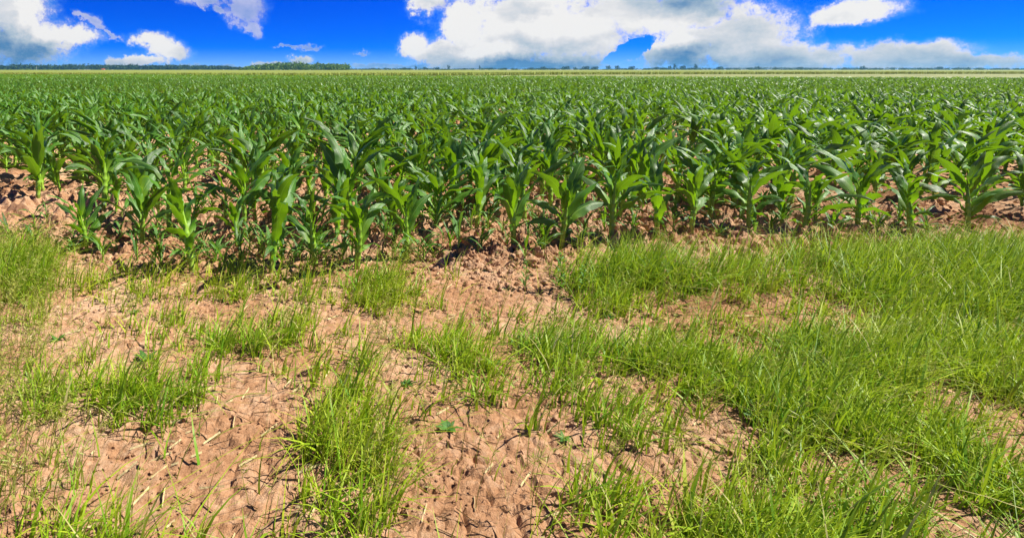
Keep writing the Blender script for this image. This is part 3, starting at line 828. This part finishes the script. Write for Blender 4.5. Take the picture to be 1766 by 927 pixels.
# ------------------------------------------------------------------ seedlings and weeds between the plants
def seedling_meshes(seed):
    r = random.Random(seed); ml = []
    st = mesh_np('stem', *tube_arr([(0, 0, -0.03), (0.004, 0, 0.06), (0, 0.004, 0.13)], [0.007, 0.007, 0.004], 7)); st.materials.append(M['stalk'])
    psi = r.uniform(0, 6)
    for i in range(6):
        a = leaf_arr(r, r.uniform(.14, .30), r.uniform(.014, .028), r.uniform(.25, .6) if i > 2 else r.uniform(.5, .9), r.uniform(1.2, 2.4), psi + i * PI + r.uniform(-.6, .6), .03 + .018 * i, .002, 8, 2, wave=.004, twist=r.uniform(-.8, .8))
        m = mesh_np('leaf', *a); m.materials.append(M['weed'] if seed % 2 else M['maize']); ml.append(m)
    return st, ml
SEED = [seedling_meshes(300 + i) for i in range(6)]
def broad_weed(seed):
    r = random.Random(seed); ml = []
    st = mesh_np('stem', *tube_arr([(0, 0, -0.02), (0.01, 0, 0.10), (0, 0.01, 0.24)], [0.004, 0.0035, 0.0015], 6)); st.materials.append(M['weed'])
    for i in range(26):
        z = 0.02 + 0.0088 * i
        a = leaf_arr(r, r.uniform(.035, .07) * (1.15 - i / 40), r.uniform(.014, .022), r.uniform(.5, 1.1), r.uniform(1.3, 2.0), i * 2.4 + r.uniform(-.4, .4), z, .012 * (1 - i / 26) + .003, 4, 2, wave=.002)
        m = mesh_np('leaf', *a); m.materials.append(M['weed']); ml.append(m)
    return st, ml
BROAD = [broad_weed(400 + i) for i in range(3)]
def put_weed(name, pm, x, y, s, lab, cat, grp):
    z = float(ground_h(np.array([x]), np.array([y]))[0])
    o = empty(name, (x, y, z - .003), rnd.uniform(0, 6.28), s); tag(o, lab, cat, grp)
    obj('stem', pm[0], None, o)
    for m in pm[1]: obj('leaf', m, None, o)
named = [(178, 452, 1.15, 'pale leafed seedling alone on bare earth between the seeding grass and the forward maize plant'),
         (60, 398, 1.3, 'seedling on the bare earth below the tall left maize plant'),
         (268, 462, 0.9, 'small seedling beside the dark hollow left of the stout forward plant'),
         (790, 440, 1.5, 'largest seedling of the patch between the two front maize plants right of the middle'),
         (385, 470, 1.1, 'seedling with drooping leaves between the two foremost maize plants'),
         (1000, 428, 1.1, 'seedling between the dark stalked maize plant and the glossy upswept one'),
         (905, 452, 1.0, 'flattened dark seedling in front of the leaning maize plant')]
for i, (px, py, s, lab) in enumerate(named):
    x, y = ground_at(px, py); put_weed('seedling', SEED[i % 6], x, y, s, lab, 'seedling', 'seedlings between the maize plants')
k = 0
while k < 230:
    px, py = rnd.uniform(-20, 1600), rnd.uniform(352, 470)
    if py > np.interp(px, [0, 100, 330, 600, 900, 1200, 1700], [440, 440, 470, 468, 440, 415, 405]): continue
    if px < 120 and rnd.random() < .6: continue
    x, y = ground_at(px, py)
    put_weed('seedling', rnd.choice(SEED), x, y, rnd.uniform(.6, 1.25), 'small green seedling sprouting among the feet of the maize plants', 'seedling', 'seedlings scattered among the maize')
    k += 1
for i, (px, py, s, lab) in enumerate([(965, 500, 1.25, 'yellow green bushy weed left of the tall right-hand grass'), (905, 497, 1.0, 'smaller bushy weed at the left border of the right-hand grass'),
                         (1005, 512, 1.1, 'bushy weed half sunk in the tall right-hand grass'), (430, 500, .6, 'little bushy weed on the pale crust before the nearest maize plant'), (525, 498, .55, 'tiny dark weed on bare earth right of the nearest maize plant')]):
    x, y = ground_at(px, py); put_weed('bushy_weed', BROAD[i % 3], x, y, s, lab, 'weed', 'bushy weeds on the verge')

# low rosette weeds in the verge, dry straws lying about
def rosette(seed):
    r = random.Random(seed); ml = []
    st = mesh_np('stem', *tube_arr([(0, 0, -0.02), (0, 0, 0.008), (0.002, 0, 0.015)], [0.006, 0.006, 0.003], 6)); st.materials.append(M['stalk'])
    for i in range(10):
        a = leaf_arr(r, r.uniform(.06, .13), r.uniform(.025, .045), r.uniform(.9, 1.2), r.uniform(1.5, 1.9), i * 2.4 + r.uniform(-.4, .4), .008, .004, 6, 2, wave=.004, fold=.25)
        m = mesh_np('leaf', *a); m.materials.append(M['weed']); ml.append(m)
    return st, ml
ROS = [rosette(600 + i) for i in range(4)]
for i in range(18):
    Yr = rnd.uniform(2.15, 4.15); Xr = rnd.uniform(-.68, 1.15) * (Yr + .3)
    put_weed('rosette_weed', ROS[i % 4], Xr, Yr, rnd.uniform(.35, .8), 'flat broad leafed weed lying low among the verge grass', 'weed', 'flat weeds in the verge')
def litter():
    n = 1500
    Y = RS.uniform(1.9, 6.5, n); X = RS.uniform(-.72, 1.2, n) * (Y + .4); a = RS.uniform(0, PI, n); Ln = RS.uniform(.01, .055, n); w_ = RS.uniform(.0008, .0022, n)
    V = np.zeros((n, 4, 3))
    for i, (s1, s2) in enumerate(((-1, -1), (1, -1), (1, 1), (-1, 1))):
        x = X + np.cos(a) * Ln * s1 - np.sin(a) * w_ * s2; y = Y + np.sin(a) * Ln * s1 + np.cos(a) * w_ * s2
        V[:, i] = np.stack([x, y, ground_h(X + np.cos(a) * Ln * s1, Y + np.sin(a) * Ln * s1) + .008 + .004 * s2], -1)
    U = np.stack([np.repeat(RS.uniform(.9, 1, n), 4), np.zeros(n * 4)], -1)
    o = obj('straw_litter', mesh_np('straw_litter', V.reshape(-1, 3), np.arange(n * 4).reshape(n, 4), U), M['straw'])
    tag(o, 'bits of dry straw and dead stems lying on the bare earth', 'straw', kind='stuff')
litter()

# ------------------------------------------------------------------ sun, sky with clouds
SUN_EL, SUN_AZ = math.radians(52), math.radians(85)                  # azimuth clockwise from +Y
S = Vector((math.cos(SUN_EL) * math.sin(SUN_AZ), math.cos(SUN_EL) * math.cos(SUN_AZ), math.sin(SUN_EL)))
sl = bpy.data.lights.new('sun', 'SUN'); sl.energy = 5.0; sl.angle = math.radians(0.5); sl.color = (1.0, 0.95, 0.86)
so = bpy.data.objects.new('sun', sl); C.objects.link(so)
so.rotation_euler = (-S).to_track_quat('-Z', 'Y').to_euler(); so.location = (20, -10, 40)

w = bpy.data.worlds.new('World'); scene.world = w; w.use_nodes = True
nt = w.node_tree; nt.nodes.clear(); L = nt.links
out = N(nt, 'ShaderNodeOutputWorld'); bg = N(nt, 'ShaderNodeBackground')
tc = N(nt, 'ShaderNodeTexCoord')
sx = N(nt, 'ShaderNodeSeparateXYZ'); L.new(tc.outputs['Generated'], sx.inputs[0])
x_, y_, z_ = sx.outputs
zc = math_(nt, 'MAXIMUM', z_, 0.0)
zl = math_(nt, 'MULTIPLY_ADD', zc, 3.0, 0.16)
cb = N(nt, 'ShaderNodeCombineXYZ'); L.new(x_, cb.inputs[0]); L.new(y_, cb.inputs[1]); L.new(zl, cb.inputs[2])
nm = N(nt, 'ShaderNodeVectorMath', operation='NORMALIZE'); L.new(cb.outputs[0], nm.inputs[0])
sky = N(nt, 'ShaderNodeTexSky', sky_type='NISHITA'); sky.sun_disc = False
sky.sun_elevation = SUN_EL; sky.sun_rotation = SUN_AZ; sky.air_density = 1.0; sky.dust_density = 0.2; sky.ozone_density = 3.0
L.new(nm.outputs[0], sky.inputs['Vector'])
hs = N(nt, 'ShaderNodeHueSaturation'); hs.inputs['Saturation'].default_value = 1.55; hs.inputs['Value'].default_value = 1.0; hs.inputs['Hue'].default_value = 0.505
L.new(sky.outputs[0], hs.inputs['Color'])
tn = N(nt, 'ShaderNodeVectorMath', operation='MULTIPLY'); L.new(hs.outputs[0], tn.inputs[0]); gl = N(nt, 'ShaderNodeMapRange'); L.new(z_, gl.inputs[0]); gl.inputs[1].default_value = 0.0; gl.inputs[2].default_value = 0.13; gl.inputs[3].default_value = 1.5; gl.inputs[4].default_value = 0.92
tc3 = N(nt, 'ShaderNodeCombineXYZ'); tc3.inputs[0].default_value = 0.05; tc3.inputs[2].default_value = 2.7; L.new(gl.outputs[0], tc3.inputs[1]); L.new(tc3.outputs[0], tn.inputs[1])
skycol_low = tn.outputs[0]
el_up = N(nt, 'ShaderNodeMapRange', interpolation_type='SMOOTHSTEP'); L.new(z_, el_up.inputs[0]); el_up.inputs[1].default_value = 0.16; el_up.inputs[2].default_value = 0.5
skycol = mixc(nt, el_up.outputs[0], skycol_low, mixc(nt, 1.0, skycol_low, (0.6, 0.42, 0.26), 'MULTIPLY'))
# cloud field: u = azimuth, v = elevation (both in thousandths of a radian)
u = math_(nt, 'MULTIPLY', math_(nt, 'ARCTAN2', x_, y_), 1000.0)
v = math_(nt, 'MULTIPLY', math_(nt, 'ARCSINE', z_), 1000.0)
nz = N(nt, 'ShaderNodeTexNoise', i_Scale=24.0, i_Detail=9.0, i_Roughness=0.68); L.new(tc.outputs['Generated'], nz.inputs['Vector'])
nz2 = N(nt, 'ShaderNodeTexNoise', i_Scale=9.0, i_Detail=6.0, i_Roughness=0.6); L.new(tc.outputs['Generated'], nz2.inputs['Vector'])
sc1 = N(nt, 'ShaderNodeSeparateColor'); L.new(nz.outputs['Color'], sc1.inputs[0])
ud = math_(nt, 'ADD', u, math_(nt, 'MULTIPLY', math_(nt, 'SUBTRACT', sc1.outputs[0], 0.5), 62.0))
vd = math_(nt, 'ADD', v, math_(nt, 'MULTIPLY', math_(nt, 'SUBTRACT', sc1.outputs[1], 0.5), 40.0))
uv = N(nt, 'ShaderNodeCombineXYZ'); L.new(ud, uv.inputs[0]); L.new(vd, uv.inputs[1])
def ang(px, py):
    a, b = (px - CX) / F, (CY - py) / F
    d = Vector((a, cp + b * sp, -sp + b * cp)).normalized()
    return math.atan2(d.x, d.y) * 1000, math.asin(d.z) * 1000
def blob(px, py, rx, ry, rot=0.0):
    m = N(nt, 'ShaderNodeMapping', vector_type='TEXTURE')
    a, e = ang(px, py); m.inputs['Location'].default_value = (a, e, 0)
    m.inputs['Rotation'].default_value = (0, 0, math.radians(rot)); m.inputs['Scale'].default_value = (rx, ry, 1)
    L.new(uv.outputs[0], m.inputs['Vector'])
    l = N(nt, 'ShaderNodeVectorMath', operation='LENGTH'); L.new(m.outputs[0], l.inputs[0])
    return math_(nt, 'SUBTRACT', 1.0, l.outputs['Value'])
def union(bl, k=0.12):
    a = blob(*bl[0])
    for b in bl[1:]: a = math_(nt, 'SMOOTH_MAX', a, blob(*b), k)
    return a
WHITE = [(20, 5, 62, 48), (34, 72, 86, 48), (110, 68, 66, 21, 6),
         (262, 72, 46, 15, -8), (293, 88, 40, 19, -10), (240, 106, 56, 9), (205, 108, 22, 10),
         (520, 104, 26, 12), (444, 110, 24, 7), (480, 112, 40, 5),
         (736, 2, 40, 26), (714, 78, 30, 24), (760, 92, 60, 36), (800, 45, 52, 60, 25), (900, 40, 140, 90), (990, 55, 110, 72), (1085, 25, 80, 40), (1180, 20, 90, 42), (1170, 85, 66, 40), (1265, 70, 90, 60), (1330, 100, 120, 26), (830, 100, 130, 38), (860, 96, 110, 40), (960, 106, 110, 22),
         (1560, 95, 70, 20), (1610, 108, 110, 12), (1480, 20, 50, 18), (-140, 70, 120, 60), (-60, 20, 70, 60)]
GREY = [(420, 10, 44, 40, -12), (352, 2, 40, 12), (436, 48, 26, 14, -30), (372, 16, 26, 9, -20), (160, 38, 24, 11, -35), (185, 56, 30, 6, -32), (530, 82, 30, 5, 4), (628, 90, 11, 5), (650, 113, 60, 6), (700, 112, 60, 5), (420, 116, 190, 5), (120, 117, 130, 4), (150, 32, 22, 6, -30), (500, 80, 24, 4)]
HOLE = [(1094, 86, 30, 13, 38), (1064, 103, 24, 8, 12), (1102, 74, 14, 9, 0)]
dw = union(WHITE); dg = union(GREY); dh = union(HOLE)
dens = math_(nt, 'MAXIMUM', dw, math_(nt, 'SUBTRACT', dg, 0.05))
nz3 = N(nt, 'ShaderNodeTexNoise', i_Scale=85.0, i_Detail=7.0, i_Roughness=0.7); L.new(tc.outputs['Generated'], nz3.inputs['Vector'])
fine = math_(nt, 'ADD', math_(nt, 'MULTIPLY', math_(nt, 'SUBTRACT', nz.outputs['Fac'], 0.5), 1.3), math_(nt, 'MULTIPLY', math_(nt, 'SUBTRACT', nz3.outputs['Fac'], 0.5), 1.0))
hole = math_(nt, 'MULTIPLY', math_(nt, 'ADD', math_(nt, 'ADD', dh, math_(nt, 'MULTIPLY', fine, 0.8)), 0.22, clamp=True), 3.0)
# clouds elsewhere round the sky
oth = math_(nt, 'MULTIPLY_ADD', nz2.outputs['Fac'], 2.4, -1.95)
away = math_(nt, 'GREATER_THAN', math_(nt, 'MAXIMUM', math_(nt, 'ABSOLUTE', math_(nt, 'SUBTRACT', u, 150.0)), math_(nt, 'MULTIPLY', v, 4.0)), 1150.0)
dens = math_(nt, 'MAXIMUM', dens, math_(nt, 'SUBTRACT', oth, math_(nt, 'SUBTRACT', 1.0, away)))
dd = math_(nt, 'SUBTRACT', math_(nt, 'ADD', dens, fine), hole)
def sstep(val, a, b):
    n = N(nt, 'ShaderNodeMapRange', interpolation_type='SMOOTHSTEP'); L.new(val, n.inputs[0])
    n.inputs[1].default_value = a; n.inputs[2].default_value = b; return n.outputs[0]
soft = math_(nt, 'SUBTRACT', math_(nt, 'ADD', dens, math_(nt, 'MULTIPLY', fine, 0.6)), math_(nt, 'MULTIPLY', hole, 0.8))
alpha = math_(nt, 'MAXIMUM', sstep(dd, -0.04, 0.46), math_(nt, 'MULTIPLY', sstep(soft, -0.22, 0.25), 0.42))
gonly = sstep(math_(nt, 'SUBTRACT', dg, dw), -0.05, 0.10)
alpha = math_(nt, 'MULTIPLY', alpha, math_(nt, 'MULTIPLY_ADD', gonly, -0.38, 1.0))
# thicker parts and bases are greyer
bel = N(nt, 'ShaderNodeTexNoise', i_Scale=12.0, i_Detail=5.0, i_Roughness=0.55)
mpn = N(nt, 'ShaderNodeMapping'); mpn.inputs['Location'].default_value = (3.1, 1.7, 0.4); mpn.inputs['Scale'].default_value = (1, 1, 2.2)
L.new(tc.outputs['Generated'], mpn.inputs['Vector']); L.new(mpn.outputs[0], bel.inputs['Vector'])
lowf = math_(nt, 'SUBTRACT', 1.0, math_(nt, 'DIVIDE', v, 70.0), clamp=True)
thick = sstep(dd, 0.15, 0.85)
lit = math_(nt, 'ADD', math_(nt, 'MULTIPLY_ADD', bel.outputs['Fac'], 1.35, 0.30), math_(nt, 'MULTIPLY', lowf, -0.45))
lit = math_(nt, 'ADD', lit, math_(nt, 'MULTIPLY', thick, -0.20))
lit = math_(nt, 'ADD', lit, math_(nt, 'MULTIPLY', math_(nt, 'SUBTRACT', nz.outputs['Fac'], 0.5), 0.8))
lit = math_(nt, 'SUBTRACT', lit, math_(nt, 'MULTIPLY', gonly, 0.25))
BR = union([(714, 78, 36, 30), (848, 88, 62, 16), (100, 66, 62, 20), (265, 85, 70, 34), (800, 40, 70, 50), (960, 45, 80, 30), (1150, 70, 50, 16), (55, 15, 22, 30)])
DK = union([(15, 98, 110, 46), (1185, 2, 100, 34), (900, 122, 190, 34), (1190, 112, 80, 34), (-10, 60, 50, 40)], 0.3)
lit = math_(nt, 'ADD', lit, math_(nt, 'MULTIPLY', sstep(BR, -0.1, 0.9), 0.6))
lit = math_(nt, 'SUBTRACT', lit, math_(nt, 'MULTIPLY', sstep(DK, -0.1, 1.0), 0.55))
ccol = ramp(nt, lit, [(-0.0, (0.10, 0.27, 0.52)), (0.38, (0.46, 0.58, 0.70)), (0.75, (0.82, 0.83, 0.86)), (0.95, (0.98, 0.97, 0.96))])
veil = sstep(dd, -0.05, 0.30)
ccol = mixc(nt, veil, (0.20, 0.58, 0.95), ccol)
CLOUD_GAIN = N(nt, 'ShaderNodeVectorMath', operation='SCALE'); L.new(ccol, CLOUD_GAIN.inputs[0]); CLOUD_GAIN.inputs['Scale'].default_value = 10.5
hzb = math_(nt, 'MULTIPLY', math_(nt, 'POWER', math_(nt, 'SUBTRACT', 1.0, math_(nt, 'DIVIDE', math_(nt, 'ABSOLUTE', v), 38.0), clamp=True), 1.6), 0.55)
skyh = mixc(nt, hzb, skycol, (5.6, 8.2, 10.0))
fin = mixc(nt, alpha, skyh, CLOUD_GAIN.outputs[0])
L.new(fin, bg.inputs['Color']); bg.inputs['Strength'].default_value = 0.05
L.new(bg.outputs[0], out.inputs[0])

# ------------------------------------------------------------------ air
V, Q, U = box_arr(-2400, 2600, -300, 2600, -1.0, 24.0)
hz = obj('haze', mesh_np('haze', V, Q, smooth=False), None)
hm, hn, ho = new_mat('haze'); pv = N(hn, 'ShaderNodeVolumePrincipled'); pv.inputs['Color'].default_value = (0.22, 0.66, 1.0, 1); pv.inputs['Density'].default_value = 0.00012
pv.inputs['Anisotropy'].default_value = 0.2
hn.links.new(pv.outputs[0], ho.inputs['Volume']); hz.data.materials.append(hm)
tag(hz, 'thin bluish summer air over the whole field', 'haze', kind='stuff')

# ------------------------------------------------------------------ camera and view
cd = bpy.data.cameras.new('camera'); co = bpy.data.objects.new('camera', cd); C.objects.link(co)
co.location = (0, 0, H); co.rotation_euler = (PI / 2 - PITCH, 0, 0)
cd.sensor_fit = 'HORIZONTAL'; cd.sensor_width = 36.0; cd.lens = 36.0 * F / 1766.0
cd.shift_x = (883.0 - CX) / 1766.0; cd.shift_y = -(463.5 - CY) / 1766.0
cd.clip_start = 0.05; cd.clip_end = 20000
scene.camera = co
vs = scene.view_settings; vs.view_transform = 'Standard'; vs.look = 'None'; vs.gamma = 1.0; vs.use_curve_mapping = False
vs.exposure = 0.8
scene.cycles.max_bounces = 8; scene.cycles.diffuse_bounces = 1; scene.cycles.transmission_bounces = 4
